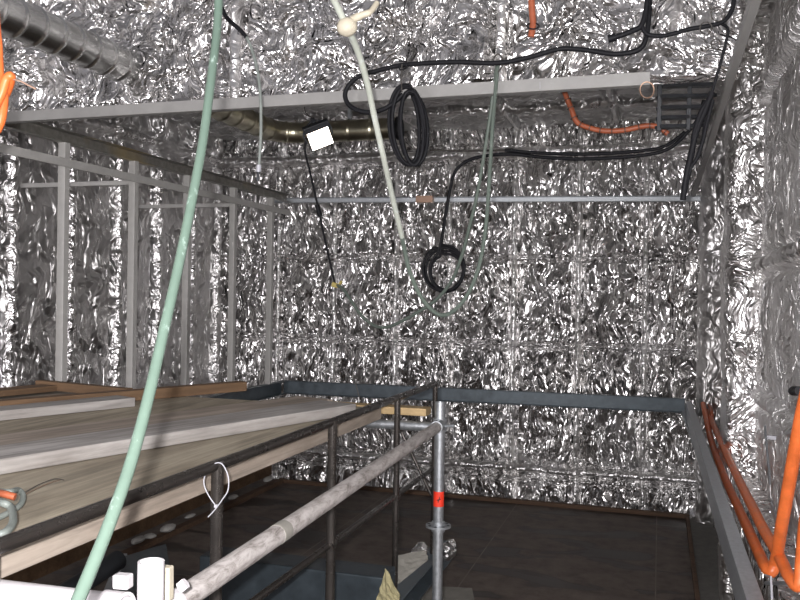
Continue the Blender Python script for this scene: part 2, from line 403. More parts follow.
# ceiling of the recess and the deep girder face in front of it
struct(sheet('ceiling', (-4.5, 3.66, ZC), (1, 0, 0), (0, 1, 0), (0, 0, -1), 5.2, 4.2, .018, M['foil_ceiling'], 53,
             ribs=[(x+4.5, .03, .05) for x in (-3.7, -2.2, -1.3, -.4)], bars=[(.9, .05, .07), (2.1, .05, .07), (3.3, .05, .07)]))
struct(sheet('wall_upper', (-4.5, 3.72, 2.82), (1, 0, 0), (0, 0, 1), (0, -1, 0), 4.80, 1.2, .0125, M['foil_upper'], 61,
             ribs=[(-2.02+4.5, .035, .05), (-.7+4.5, .03, .03)], thick=.12, sag=1.5))
# floor and its rims
fl = MB().box((-4.5, 1.0, -.06), (.27, 7.76, 0)); struct(link('floor', fl, M['floor'], origin=(0, 0, 0)))
rb = MB().box((-3.62, 7.60, 0), (.27, 7.66, .035)); struct(link('trim_4', rb, M['darkrim'], origin=(-1.7, 7.6, 0), bevel=.004))
rb = MB().box((-3.62, 4.7, 0), (-3.55, 7.60, .04)); struct(link('trim_5', rb, M['darkrim'], origin=(-3.6, 6, 0), bevel=.004))
rb = MB().box((.235, 3.2, 0), (.265, 7.60, .035)); struct(link('trim_6', rb, M['darkrim'], origin=(.25, 6, 0), bevel=.004))
rb = MB().box((.265, 1.2, -.04), (.55, 7.60, .02)); struct(link('trim_7', rb, M['concrete_curb'], origin=(.3, 6, 0), bevel=.004))

# ------------------------------------------------------------ steel frames
def cpro(w, h, t, side=1):      # C channel outline, open to one side
    s = side
    return [(-s*w/2, -h/2), (s*w/2, -h/2), (s*w/2, -h/2+t), (-s*w/2+s*t, -h/2+t), (-s*w/2+s*t, h/2-t), (s*w/2, h/2-t), (s*w/2, h/2), (-s*w/2, h/2)]
def channel(name, p0, p1, w, h, t, side, m, label, cat='steel beam', group=None):
    mb = MB().profile(p0, p1, cpro(w, h, t, side)); o = link(name, mb, m, bevel=.002); return tag(o, label, cat, group)
# upper ring of beams
channel('steel_channel', (-3.46, 3.62, 2.79), (-.055, 3.62, 2.79), .045, .054, .005, -1, M['primer'],
        'long pale grey steel bar crossing under the lower edge of the foil girder')
channel('steel_channel', (-3.43, 3.0, 2.80), (-3.43, 7.36, 2.80), .05, .075, .006, 1, M['beam_rust'],
        'galvanised rust-stained beam running back above the tops of the grey studs')
ub = channel('steel_channel', (-3.62, 7.34, 2.785), (.32, 7.69, 2.765), .04, .05, .005, 1, M['galv'],
             'thin light metal bar running across the far foil wall, high up')
sp = MB().box((-2.18, 7.44, 2.75), (-2.02, 7.53, 2.81)); link('joint_sleeve', sp, M['brass'], ub).location -= Vector((0, 0, 0))
channel('steel_channel', (.262, 1.9, 2.80), (.262, 7.72, 2.80), .03, .038, .005, 1, M['primer'],
        'grey bar running back overhead at the right, beside the foil column')
# lower ring
channel('steel_channel', (-3.45, 7.34, .99), (.22, 7.68, .965), .05, .125, .006, 1, M['dark_steel'],
        'dark blue-grey steel channel crossing the far foil wall at knee height above the floor')
channel('steel_channel', (-3.43, 3.9, .99), (-3.43, 7.315, .99), .06, .125, .006, 1, M['dark_steel'],
        'dark steel channel under the feet of the grey studs, behind the plank deck')
channel('steel_channel', (.285, 2.3, .93), (.245, 7.62, .95), .05, .12, .006, 1, M['galv'],
        'grey galvanised channel running down to the bottom right corner under the orange hoses')
mb = MB().bar(aY(684, 412, 7.45), aY(707, 478, 7.0), .04, .025); tag(link('diagonal_brace', mb, M['galv']), 'short grey diagonal strut below the right end of the dark far channel', 'strut')

# ------------------------------------------------------------ stud partition
pf = thing('stud_partition', (-3.43, 5.6, 1.05), 'pale grey steel stud frame standing along the left foil wall', 'partition frame')
for y in (3.49, 4.19, 4.885, 5.565, 6.275, 6.98):
    mb = MB().profile((-3.43, y, 1.05), (-3.43, y, 2.765), cpro(.05, .045, .004, 1), up=(0, 1, 0)); link('stud', mb, M['stud'], pf, bevel=.002)
mb = MB().bar((-3.385, 3.0, 2.632), (-3.385, 7.3, 2.655), .012, .05); link('top_rail', mb, M['stud'], pf, bevel=.002)
for y in (4.885, 6.275):
    mb = MB().bar((-4.36, y, 2.62), (-3.46, y, 2.62), .03, .03); link('wall_tie', mb, M['stud'], pf, bevel=.002)

# ------------------------------------------------------------ ducts
def ducts(name, pts, r, m, label, pitch=.12):
    ps = []
    for a, b in zip(pts[:-1], pts[1:]):
        a = Vector(a); b = Vector(b); n = max(1, int((b-a).length/.01))
        ps += [a.lerp(b, i/n) for i in range(n)]
    ps.append(Vector(pts[-1])); s = 0; rs = []
    for i, p in enumerate(ps):
        if i: s += (p-ps[i-1]).length
        rs.append(r+(.006 if (s % pitch) < .014 else 0))
    o = link(name, MB().tube(ps, rs, 32), m, smooth_shade=True); return tag(o, label, 'duct')
ducts('ventilation_duct', [(-2.64, 1.2, 3.03), (-2.64, 3.83, 3.03)], .085, M['duct'],
      'round zinc spiral duct entering the foil girder at the upper left')
bend = [(-2.64, 3.85, 3.03), (-2.64, 5.28, 3.03)]+[(-2.44-.20*math.cos(a), 5.28+.20*math.sin(a), 3.03) for a in [math.pi/2*k/10 for k in range(1, 11)]]+[(-1.74, 5.48, 3.03)]
fd = ducts('ventilation_duct', bend, .073, M['duct_far'], 'brownish elbow duct running level behind the lit work lamp', .16)
link('end_rim', MB().tube([(-1.745, 5.48, 3.03), (-1.72, 5.48, 3.03)], .08, 32), M['black_steel'], fd)
link('hanger', MB().box((-2.105, 5.46, 3.10), (-2.085, 5.50, 3.46)), M['galv'], fd)
link('hanger', MB().box((-2.65, 4.5, 3.10), (-2.63, 4.53, 3.46)), M['galv'], fd)

# ------------------------------------------------------------ plank deck
def plank(name, a, b, w, t, m, label, cat='plank', group=None, ztop=None, side=1, parent=None):
    """board whose camera-side bottom edge runs a->b; extends w to the left of that edge"""
    a = Vector(a); b = Vector(b); d = (b-a); L_ = d.length; d.normalize(); left = Vector((-d.y, d.x, 0)).normalized()
    me = bpy.data.meshes.new(name); bm = bmesh.new()
    bmesh.ops.create_cube(bm, size=1); bmesh.ops.scale(bm, verts=bm.verts, vec=(L_, w, t)); bm.to_mesh(me); bm.free()
    o = bpy.data.objects.new(name, me); COL.objects.link(o); me.materials.append(m)
    c = (a+b)/2+left*w/2; c.z += t/2
    up = d.cross(left)*-1; up = left.cross(d)*-1
    up = d.cross(left); o.matrix_world = Matrix(((d.x, left.x, up.x, c.x), (d.y, left.y, up.y, c.y), (d.z, left.z, up.z, c.z), (0, 0, 0, 1)))
    bv = o.modifiers.new('bevel', 'BEVEL'); bv.width = .003; bv.segments = 2
    return tag(o, label, cat, group)
plank('edge_plank', (-1.235, .9, 1.30), (-1.235, 3.70, 1.30), .045, .055, M['pink_plank'],
      'pale plank on edge along the open side of the deck, behind the handrail')
plank('plywood_sheet', (-1.285, .9, 1.315), (-1.285, 3.72, 1.315), 1.25, .035, M['ply'],
      'wide weathered plywood sheet nearest the handrail on the deck', 'plywood sheet')
plank('plywood_sheet', (-2.545, .9, 1.315), (-2.545, 3.72, 1.315), .82, .033, M['grey_plank'],
      'grey plywood sheet at the far left of the deck beside the studs', 'plywood sheet')
a = aZ(0, 475, 1.352); b = aZ(356, 414, 1.352)
dv = (b-a).normalized(); lf = Vector((-dv.y, dv.x, 0))
plank('scaffold_plank', a-dv*.9, b, .20, .045, M['white_plank'], 'long whitewashed plank lying askew on top of the plywood sheet')
q = a+lf*.21
plank('scaffold_plank', q-dv*1.0, q+dv*1.72, .22, .038, M['pink_plank'], 'pinkish weathered plank lying directly behind the long whitewashed plank')
q = aZ(0, 445, 1.352); q2 = aZ(330, 398, 1.352); d2 = (q2-q).normalized()
a3 = aZ(0, 421, 1.352); b3 = aZ(140, 406, 1.352); d3 = (b3-a3).normalized()
plank('scaffold_plank', a3-d3*.6, a3+d3*.62, .14, .04, M['white_plank'], 'short pale grey plank lying in front of the brown timbers at the left')
a4 = aZ(0, 413, 1.352); b4 = aZ(247, 391, 1.352); d4 = (b4-a4).normalized()
plank('timber_batten', a4-d4*.5, b4, .07, .05, M['brown_wood'], 'long brown batten lying across the back of the deck, its end by the studs', 'timber')
a5 = aZ(35, 389, 1.36); b5 = aZ(125, 398, 1.36)
plank('timber_batten', aZ(-20, 399, 1.36), aZ(60, 391, 1.36), .12, .03, M['brown_wood'], 'wide dark board end at the far left of the deck, touching the picture edge', 'timber')
plank('timber_batten', a5+Vector((0, .0, .0)), b5, .05, .045, M['brown_wood'], 'short brown offcut resting behind the long brown batten at the left', 'timber')
plank('timber_batten', Vector((-1.75, 3.74, 1.318)), Vector((-1.03, 3.74, 1.318)), .09, .035, M['yellow_wood'],
      'yellow fresh timber batten across the far end of the deck, poking out past the edge', 'timber')
# supporting bearers below the deck
plank('deck_bearer', (-3.3, 2.62, 1.23), (-1.40, 2.62, 1.23), .07, .085, M['brown_wood'], 'dark wooden bearer hidden in shade under the deck', 'timber')

# ------------------------------------------------------------ scaffold
sc_t = (-.96, 3.73)
st = thing('scaffold_standard', (-.96, 3.73, .0), 'grey galvanised scaffold post with a red tape band and a round rosette', 'scaffold post')
link('tube', pipe((-.96, 3.73, .02), (-.96, 3.73, 1.39), .0235), M['galv'], st, smooth_shade=True)
ros = MB(); n = 32; zr = aY(440, 526, 3.73).z
ros.tube([(-.96, 3.73, zr-.005), (-.96, 3.73, zr+.005)], .058, 32); ros.tube([(-.96, 3.73, zr-.025), (-.96, 3.73, zr+.02)], .031, 24)
ro = link('rosette', ros, M['galv'], st, smooth_shade=True)
for k in range(8):
    aa = k*math.pi/4; c = Vector((-.96+.046*math.cos(aa), 3.73+.046*math.sin(aa), zr+.0052))
    link('slot', MB().bar(c-Vector((0, 0, .001)), c+Vector((0, 0, .0012)), .011, .011, up=(math.cos(aa), math.sin(aa), 0)), M['black_steel'], ro)
zt0, zt1 = aY(440, 506, 3.73).z, aY(440, 491, 3.73).z
tp = link('red_tape', MB().tube([(-.96, 3.73, zt0), (-.96, 3.73, zt1)], .0243, 32), M['red'], st, smooth_shade=True)
dirc = Vector((0+.96, -3.73, 0)).normalized(); cc = Vector((-.96, 3.73, (zt0+zt1)/2))+dirc*.0246; sdv = Vector((-dirc.y, dirc.x, 0))
mk = MB().bar(cc-sdv*.008+Vector((0, 0, -.004)), cc+sdv*.009+Vector((0, 0, .003)), .002, .004)
mk.bar(cc-Vector((0, 0, .013))-sdv*.003, cc+Vector((0, 0, .012))+sdv*.004, .004, .002, up=dirc)
link('ink_mark', mk, M['black_mark'], tp)
link('foot_plate', MB().box((-1.03, 3.66, 0.0), (-.89, 3.80, .02)), M['galv'], st, bevel=.002)
# white guard tube, its couplers
Wa = Vector((-.862, 1.30, 1.285)); Wb = Vector((-.952, 3.66, 1.287))
gt = thing('scaffold_tube', Wa, 'dirty white scaffold tube sloping across the picture in front of the handrail posts', 'scaffold tube')
link('tube', pipe(Wa-(Wb-Wa).normalized()*.02, Wb, .0245), M['worn_white'], gt, smooth_shade=True)
link('band', MB().tube([Wa.lerp(Wb, .235), Wa.lerp(Wb, .255)], .0255, 24), M['card'], gt, smooth_shade=True)
cp = thing('tube_coupler', (-.96, 3.70, 1.25), 'small grey clamp joining the white tube to the galvanised scaffold post', 'coupler')
link('collar', pipe((-.96, 3.73, 1.255), (-.96, 3.73, 1.315), .032, .008), M['galv'], cp, smooth_shade=True)
link('jaw', MB().tube([Wb-(Wb-Wa).normalized()*.03, Wb+(Wb-Wa).normalized()*.035], .0285, 20), M['galv'], cp, smooth_shade=True)
link('bolt', MB().tube([(-.925, 3.70, 1.285), (-.885, 3.695, 1.29)], .007, 8), M['galv'], cp, smooth_shade=True)
link('wedge', MB().bar((-1.0, 3.70, 1.25), (-1.0, 3.70, 1.34), .012, .03), M['galv'], cp, bevel=.001)
gl = MB(); tag(link('scaffold_ledger', pipe((-2.9, 3.735, 1.268), (-.99, 3.735, 1.272), .022), M['galv'], smooth_shade=True),
               'grey scaffold tube crossing under the far end of the plank deck', 'scaffold tube')
# near white pieces
hz = aY(150, 606, 1.28)
nt_ = thing('scaffold_tube', (hz.x-.35, 1.28, hz.z), 'clean white tube lying level across the lower left corner', 'scaffold tube')
p0 = aY(-40, 588, 1.30); p1 = aY(112, 607, 1.27)
link('tube', pipe(p0, p1, .0245), M['white_tube'], nt_, smooth_shade=True)
link('clamp_ring', pipe(p1-(p1-p0).normalized()*.015, p1+(p1-p0).normalized()*.03, .0285, .006), M['white_tube'], nt_, smooth_shade=True)
us = thing('scaffold_spigot', aD(149, 640, 1.42), 'upright open-ended white tube stub standing beside the level white tube', 'tube stub')
b0 = aD(150, 640, 1.44); b1 = aD(148, 561, 1.44); b1.x = b0.x; b1.y = b0.y
link('tube', pipe(b0, b1, .0225, .003), M['white_tube'], us, smooth_shade=True)
c0 = aD(172, 600, 1.46)
cpl = thing('tube_coupler', c0, 'white-painted scaffold clamp at the lower end of the dirty white tube', 'coupler')
link('body', MB().bar(aD(123, 588, 1.48), aD(123, 574, 1.48)+Vector((0, 0, .0)), .022, .03), M['white_tube'], cpl, bevel=.003)
link('body', MB().bar(aD(164, 600, 1.50), aD(164, 566, 1.50), .02, .03), M['tape'], cpl, bevel=.003)
dW = (Wb-Wa).normalized(); j0 = Wa+dW*.045
link('jaw', pipe(j0-dW*.04, j0+dW*.03, .031, .006), M['white_tube'], cpl, smooth_shade=True)
link('nut', MB().tube([aD(180, 588, 1.43), aD(186, 583, 1.43)], .010, 6), M['white_tube'], cpl)

# ------------------------------------------------------------ handrail
hr = thing('handrail', (-1.105, 4.17, .55), 'dark bare-steel pipe railing with five posts along the deck edge', 'railing')
XH = -1.105
link('top_rail', MB().tube([(XH, 1.0, 1.42), (XH, 4.18, 1.425)], .0148, 16), M['rail'], hr, smooth_shade=True)
link('mid_rail', MB().tube([(XH, 1.0, .985), (XH, 4.17, .99)], .012, 14), M['rail'], hr, smooth_shade=True)
for y in (1.165, 1.95, 2.755, 3.52, 4.17):
    z1 = 1.432 if y < 2.5 else 1.43
    po = link('post', MB().tube([(XH+.004, y, .55), (XH+.004, y, z1)], .0165 if y < 3 else .0135, 18), M['rail'], hr, smooth_shade=True)
    if 2 < y < 4: link('weld', MB().tube([(XH+.004, y-.02, .985), (XH+.004, y+.02, .985)], .016, 12), M['rail'], po, smooth_shade=True)
mb = MB().tube([(XH-.0, 4.17, .95), (XH-.25, 4.0, 1.12)], .008, 8)
tag(link('steel_stringer', MB().profile((-1.10, 2.4, .50), (-1.10, 4.42, .50), cpro(.09, .10, .008, 1)), M['dark_steel'], bevel=.002),
    'dark steel stringer carrying the feet of the handrail posts', 'steel beam')
# lower diagonal braces behind the scaffold post
tag(link('brace_rod', MB().tube([aY(398, 425, 4.35), aY(436, 505, 4.35)], .009, 8), M['rail'], smooth_shade=True),
    'thin dark rod leaning down behind the galvanised scaffold post', 'rod')

# white cable tie on the second post
zt = thing('cable_tie', aY(215, 505, 1.90), 'white plastic cable tie looped round a handrail post', 'cable tie')
lp = [aY(x, y, 1.925) for x, y in ((216, 506), (209, 496), (204, 484), (206, 473), (214, 464), (222, 464), (228, 476), (228, 490), (222, 500), (217, 507), (212, 513), (208, 517))]
zt.location = lp[0]
link('strap', MB().tube(smooth(lp, 6), .0016, 8), M['zip'], zt, smooth_shade=True)
link('lock_head', MB().box(lp[0]-Vector((.004, .004, .004)), lp[0]+Vector((.004, .004, .004))), M['zip'], zt, bevel=.001)

# ------------------------------------------------------------ under the deck
pl = aY(228, 556, 3.3); pr_ = aY(387, 577, 3.3)
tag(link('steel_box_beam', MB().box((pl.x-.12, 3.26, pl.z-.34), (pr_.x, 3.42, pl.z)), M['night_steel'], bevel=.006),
    'dark blue steel box beam at the bottom centre behind the handrail posts', 'steel beam')
def flap(name, pts, m, label, cat, t=.004, seed=1, n=8, amp=.01, smooth_=False):
    """crumpled quad sheet with thickness"""
    a, b, c, d = (Vector(p) for p in pts); nn = (b-a).cross(d-a).normalized(); vs = []; rr = random.Random(seed)
    for i in range(n+1):
        for j in range(n+1):
            u, v = i/n, j/n; p = (a*(1-u)+b*u)*(1-v)+(d*(1-u)+c*u)*v
            vs.append(p+nn*rr.uniform(-amp, amp))
    m1 = len(vs); vs2 = vs+[v-nn*t for v in vs]; fs = []
    for i in range(n):
        for j in range(n):
            q = (i*(n+1)+j, (i+1)*(n+1)+j, (i+1)*(n+1)+j+1, i*(n+1)+j+1); fs += [q, tuple(k+m1 for k in q[::-1])]
    bd = [j*(n+1) for j in range(n+1)]+[n*(n+1)+j for j in range(1, n+1)]
    ed = [(i*(n+1), (i+1)*(n+1)) for i in range(n)]+[(i*(n+1)+n, (i+1)*(n+1)+n) for i in range(n)]+[(j, j+1) for j in range(n)]+[(n*(n+1)+j, n*(n+1)+j+1) for j in range(n)]
    fs += [(p, q, q+m1, p+m1) for p, q in ed]
    return tag(link(name, MB().add(vs2, fs), m, smooth_shade=smooth_), label, cat)
flap('insulation_scrap', [aY(377, 600, 3.24), aY(386, 568, 3.24), aY(400, 596, 3.22), aY(398, 604, 3.22)], M['scrap_y'],
     'small yellowish wool scrap hanging at the right end of the dark box beam', 'scrap', amp=.006)
flap('grey_board', [aZ(396, 586, .56), aZ(396, 556, .66), aZ(425, 550, .66), aZ(428, 560, .62)], M['card'],
     'grey bent board leaning behind the handrail post near the rosette post', 'board', amp=.003)
flap('steel_plate', [aZ(400, 612, .03), aZ(424, 589, .03), aZ(472, 591, .03), aZ(476, 612, .03)], M['card'],
     'pale grey flat plate at the foot of the scaffold post, cut by the lower edge', 'plate', amp=.001, t=.02)
def clump(name, c, r, m, label, seed, st=(1, 1, 1)):
    bm = bmesh.new(); bmesh.ops.create_icosphere(bm, subdivisions=3, radius=1); rr = random.Random(seed)
    ph = [Vector((rr.uniform(-1, 1), rr.uniform(-1, 1), rr.uniform(-1, 1))).normalized() for _ in range(14)]
    me = bpy.data.meshes.new(name)
    for v in bm.verts:
        k = 1+sum(.12*abs(v.co.dot(p))*(-1)**i for i, p in enumerate(ph))+rr.uniform(-.07, .07)
        v.co = Vector((v.co.x*st[0], v.co.y*st[1], v.co.z*st[2]))*k*r
    bm.to_mesh(me); bm.free(); me.materials.append(m)
    o = bpy.data.objects.new(name, me); COL.objects.link(o); o.location = c
    return tag(o, label, 'scrap')
clump('foil_clump', aY(420, 556, 4.18), .06, M['foil_scrap'], 'crumpled foil lump wrapped on the stringer just left of the rosette post', 1, (.8, 1.5, 1))
clump('foil_clump', aY(405, 578, 3.85), .05, M['foil_scrap'], 'crumpled foil lump lower down beside the grey bent board', 2, (.8, 1.3, .9))
clump('foil_clump', aY(449, 550, 4.3), .05, M['foil_scrap'], 'crumpled foil lump just right of the rosette post', 3, (.7, 1, 1.2))
# rim, panel and wool pieces in the shade at the left
for k, (x, y, w_, lb) in enumerate(((138, 540, .05, 'pale wool scrap on the dark ledge, the one nearest the white stub'),
                                    (150, 536, .04, 'pale wool scrap second from the white stub on the dark ledge'),
                                    (168, 528, .06, 'largest pale wool scrap on the dark ledge under the deck edge'),
                                    (190, 516, .035, 'pale wool scrap on the dark ledge, next one left of the tied post'),
                                    (233, 497, .04, 'small pale scrap on the ledge just right of the tied post'),
                                    (268, 479, .05, 'white scrap at the far end of the ledge by the foil wall'))):
    c = aX(x, y, -3.56); c.z = max(c.z, .07)
    clump('wool_scrap', c, w_, M['insul'], lb, 20+k, (.8, 1.6, .4))
tag(link('ledge_beam', MB().box((-3.72, 3.9, .10), (-3.63, 7.5, .24)), M['brown_wood'], bevel=.004), 'brown timber ledge along the left edge of the dark floor', 'timber')
flap('steel_plate', [aZ(118, 600, .35), aZ(122, 558, .30), aZ(165, 545, .12), aZ(172, 585, .1)], M['dark_steel'],
     'dark sloping steel plate behind the white tube stub', 'plate', amp=.001, t=.01)
tag(link('leaning_strut', MB().bar(aZ(101, 612, .3), aZ(123, 556, .2), .05, .03), M['galv']), 'grey strut leaning at the left edge of the dark sloping plate', 'strut')
tag(link('dark_pipe', MB().tube([aX(40, 610, -2.6), aX(118, 560, -2.6)], .05, 16), M['black_steel'], smooth_shade=True), 'black pipe in the shade under the deck at the lower left', 'pipe')

# ------------------------------------------------------------ hoses, cables
def cable(name, pts, r, m, label, cat='cable', k=8, n=10, group=None):
    o = link(name, MB().tube(smooth(pts, k), r, n), m, smooth_shade=True); return tag(o, label, cat, group)
def px(lst, Y0, Y1=None):
    n = len(lst); Y1 = Y0 if Y1 is None else Y1
    return [aY(x, y, Y0+(Y1-Y0)*i/(n-1)) for i, (x, y) in enumerate(lst)]
gh = [(219, -12, 1.75), (217, 30, 1.72), (211, 80, 1.65), (203, 140, 1.58), (191, 205, 1.50), (178, 268, 1.42), (164, 330, 1.34), (149, 395, 1.26), (131, 462, 1.18), (107, 530, 1.10), (74, 610, 1.02)]
cable('clear_hose', [aD(*p) for p in gh], .0088, M['hose_green'], 'long pale green clear hose hanging close by from the top to the lower left', 'hose', 10, 16)
eh = [(329, -10, 2.3), (338, 8, 2.35), (347, 27, 2.4), (358, 52, 2.5), (367, 82, 2.6), (374, 115, 2.7), (383, 155, 2.8), (392, 195, 2.95), (402, 237, 3.1)]
ch = thing('clear_hose', aD(402, 237, 3.1), 'milky clear hose hanging from the taped knot and looping below the small black coil', 'hose')
link('upper_run', MB().tube(smooth([aD(*p) for p in eh], 8), .0098, 14), M['hose_clear'], ch, smooth_shade=True)
lo = [(402, 236, 3.1), (405, 252, 3.15), (411, 275, 3.2), (423, 300, 3.25), (440, 315, 3.3), (456, 309, 3.35), (470, 290, 3.4), (480, 262, 3.45), (486, 225, 3.5), (489, 185, 3.55), (493, 120, 3.6), (498, 64, 3.6)]
link('lower_loop', MB().tube(smooth([aD(*p) for p in lo], 8), .0085, 12), M['hose_dull'], ch, smooth_shade=True)
kn = thing('tape_knot', aD(347, 27, 2.38), 'round knot of cream tape on the milky hose at the top', 'knot')
def ball(c, r, m, name, par, st=(1, 1, 1)):
    bm = bmesh.new(); bmesh.ops.create_icosphere(bm, subdivisions=3, radius=r); mb = MB(); rr = random.Random(5)
    mb.add([Vector((v.co.x*st[0], v.co.y*st[1], v.co.z*st[2]))*rr.uniform(.96, 1.04)+Vector(c) for v in bm.verts], [tuple(v.index for v in f.verts) for f in bm.faces]); bm.free()
    return link(name, mb, m, par, smooth_shade=True)
ball(aD(347, 27, 2.38), .030, M['tape'], 'wrap', kn, (1, .9, .9))
link('tape_end', MB().tube(smooth([aD(352, 20, 2.38), aD(362, 15, 2.36), (aD(370, 12, 2.36)), aD(377, 3, 2.38)], 5), [.012]*5+[.010]*5+[.008]*6, 8), M['tape'], kn, smooth_shade=True)

# black main cable under the girder, with its big coil
ca = thing('power_cable', aY(400, 66, 3.48), 'thick black cable slung under the girder with the big oval coil', 'cable')
mainp = [(650, -8), (649, 15), (646, 38), (638, 50), (615, 54), (585, 50), (560, 49), (530, 57), (498, 63), (460, 62), (430, 63), (403, 65), (380, 70), (360, 76), (349, 85), (345, 95), (349, 105), (360, 111), (373, 112), (386, 108), (396, 101), (403, 94)]
link('run', MB().tube(smooth(px(mainp, 3.50), 8), .0105, 10), M['rubber'], ca, smooth_shade=True)
coil = []
for k in range(5*24+1):
    a = 2*math.pi*k/24+1.3; t = k/24
    cx = 410+[-1.5, 2, -3, 3.5, 0, 1][int(t)]; cy = 126+[0, 2, -1, 3, 1, 0][int(t)]
    rx = 14+[2, -3, 4, 0, -5, 0][int(t)]; ry = 39-[0, 2, -1, 3, 4, 0][int(t)]
    coil.append((cx+rx*math.cos(a)+ .10*(cy-(cy+ry*math.sin(a)))*-1*-.6, cy-ry*math.sin(a)))
cpts = [aY(x, y, 3.48+.012*math.sin(i*.13)+.01*(i/24)) for i, (x, y) in enumerate(coil)]
link('coil', MB().tube(smooth(cpts, 3), .0085, 8), M['rubber'], ca, smooth_shade=True)
link('hanger', MB().tube(px([(402, 64), (401, 78), (402, 92)], 3.47), .003, 6), M['wire_dark'], ca)
link('tie', MB().tube(px([(399, 61), (405, 61), (407, 68), (400, 70), (398, 64)], 3.47), .004, 6), M['rubber'], ca)
bc = thing('power_cable', aY(625, 38, 3.48), 'black cable with a taped blunt end branching off near the top right', 'cable')
link('run', MB().tube(smooth(px([(612, 38), (622, 35), (632, 31), (641, 26), (646, 10), (648, -8)], 3.46), 6), .011, 10), M['rubber'], bc, smooth_shade=True)
link('taped_end', MB().tube(px([(608, 39), (616, 37)], 3.46), .016, 10), M['rubber'], bc, smooth_shade=True)
link('branch', MB().tube(smooth(px([(641, 24), (647, 34), (660, 36), (672, 34), (690, 29), (708, 26), (722, 22), (731, 12), (735, -6)], 3.46), 6), .009, 10), M['rubber'], bc, smooth_shade=True)
cable('thin_cable', px([(722, 24), (728, 30), (724, 50), (718, 72), (712, 92), (707, 110), (703, 135)], 3.48, 3.6), .006, M['rubber'], 'thin black cable dropping beside the overhead grey bar at the right')
for i, (x, y, r_, lb) in enumerate(((706, 28, 6, 'wire ring holding the black cable, left of the two at the top right'), (718, 14, 7, 'wire ring at the top right below the frame edge'), (716, 44, 5, 'small wire ring beside the thin black cable'))):
    cable('wire_ring', [aY(x+r_*math.cos(t), y+r_*math.sin(t), 3.42) for t in [2*math.pi*j/16 for j in range(17)]], .0025, M['wire_dark'], lb, 'ring', 2, 6)
# second cable with small coil
cb = thing('power_cable', aY(468, 162, 4.6), 'black cable sagging below the recess and dropping to the small round coil', 'cable')
p2 = [(704, 100), (697, 120), (683, 137), (668, 149), (645, 155), (610, 158), (575, 159), (540, 157), (510, 154), (485, 156), (467, 161), (455, 172), (450, 190), (446, 212), (442, 238), (440, 250)]
link('run', MB().tube(smooth(px(p2, 4.6), 7), .0095, 10), M['rubber'], cb, smooth_shade=True)
coil = []
for k in range(5*24+1):
    a = 2*math.pi*k/24+2.0; t = k/24; i = int(t)
    coil.append((445+[0, 1.5, -1, 2, -2, 0][i]+(19+[0, -2, 1.5, -3, 1, 0][i])*math.cos(a), 270+[0, 1, -2, 2, -1, 0][i]-(22+[0, -2, 1, -4, 0, 0][i])*math.sin(a)))
link('coil', MB().tube(smooth([aY(x, y, 4.58+.01*math.sin(i*.17)) for i, (x, y) in enumerate(coil)], 3), .0075, 8), M['rubber'], cb, smooth_shade=True)
link('second_run', MB().tube(smooth(px([(449, 200), (445, 222), (440, 245), (436, 256)], 4.57), 6), .006, 8), M['rubber'], cb, smooth_shade=True)
cable('power_cable', px([(505, 150), (540, 153), (590, 154), (640, 151), (665, 146), (685, 132)], 4.75), .010, M['rubber'], 'upper of the two black cables sagging side by side under the recess')
cable('power_cable', px([(430, 150), (470, 151), (505, 150)], 4.85, 4.76), .006, M['wire_dark'], 'thin dark strip for the shadow of the far foil ridge, left of the sagging cables')  # shadow line of the foil ridge put in as a thin dark tube
# black bundle hanging at the right bar
bd = thing('cable_bundle', aY(686, 196, 3.5), 'black cable bundle tied to the overhead grey bar at the right', 'cable bundle')
for pp, rr_ in (([(712, 92), (706, 108), (697, 130), (691, 155), (686, 178), (683, 200)], .012), ([(710, 98), (701, 112), (694, 135), (692, 155), (688, 165), (684, 190)], .010),
                ([(713, 100), (708, 118), (703, 140), (697, 158), (690, 170), (684, 198)], .008)):
    link('strand', MB().tube(smooth(px(pp, 3.5), 6), rr_, 8), M['rubber'], bd, smooth_shade=True)
# cable D on the left
cd = thing('hanging_lead', aY(258, 176, 3.3), 'thin grey lead hanging from the top left with a white plug end', 'cable')
link('wire', MB().tube(smooth(px([(221, -8), (224, 12), (236, 27), (246, 36), (255, 60), (260, 90), (261, 130), (259, 166)], 3.0), 8), .0062, 10), M['grey_strap'], cd, smooth_shade=True)
link('dark_sleeve', MB().tube(smooth(px([(222, 8), (227, 18), (240, 30), (246, 37)], 2.995), 6), .0085, 10), M['rubber'], cd, smooth_shade=True)
link('plug', MB().tube(px([(259, 165), (258.5, 172)], 3.0), .010, 10), M['zip'], cd, smooth_shade=True)
link('pin', MB().tube(px([(258.5, 172), (257.5, 181)], 3.0), .006, 8), M['black_steel'], cd, smooth_shade=True)
# lamp lead and thin sagging lead
cable('lamp_lead', px([(306, 138), (305, 150), (309, 168), (316, 198), (325, 240), (335, 284)], 4.5), .0065, M['rubber'], 'thin black lead hanging down from the lit work lamp to a yellow clip')
tag(link('plug_body', MB().tube(px([(317, 205), (320, 216)], 4.5), .014, 10), M['rubber'], smooth_shade=True), 'small black plug halfway down the lamp lead', 'plug')
cable('sagging_lead', px([(337, 285), (344, 290), (352, 302), (362, 316), (375, 326), (388, 327), (402, 321), (420, 311), (438, 298), (452, 280), (462, 255), (470, 225), (478, 190), (488, 130), (497, 66)], 4.5, 3.62), .0085, M['hose_dull'],
      'dull green lead sagging between the yellow clip and the hook on the black cable')
cable('pull_string', px([(335, 285), (336, 310), (343, 335), (352, 370), (360, 400)], 4.5), .003, M['wire_dark'], 'very thin dark string dangling below the yellow clip', 'string')
yc = thing('yellow_clip', aY(335, 285, 4.5), 'small yellow clip where the lamp lead meets the sagging lead', 'clip')
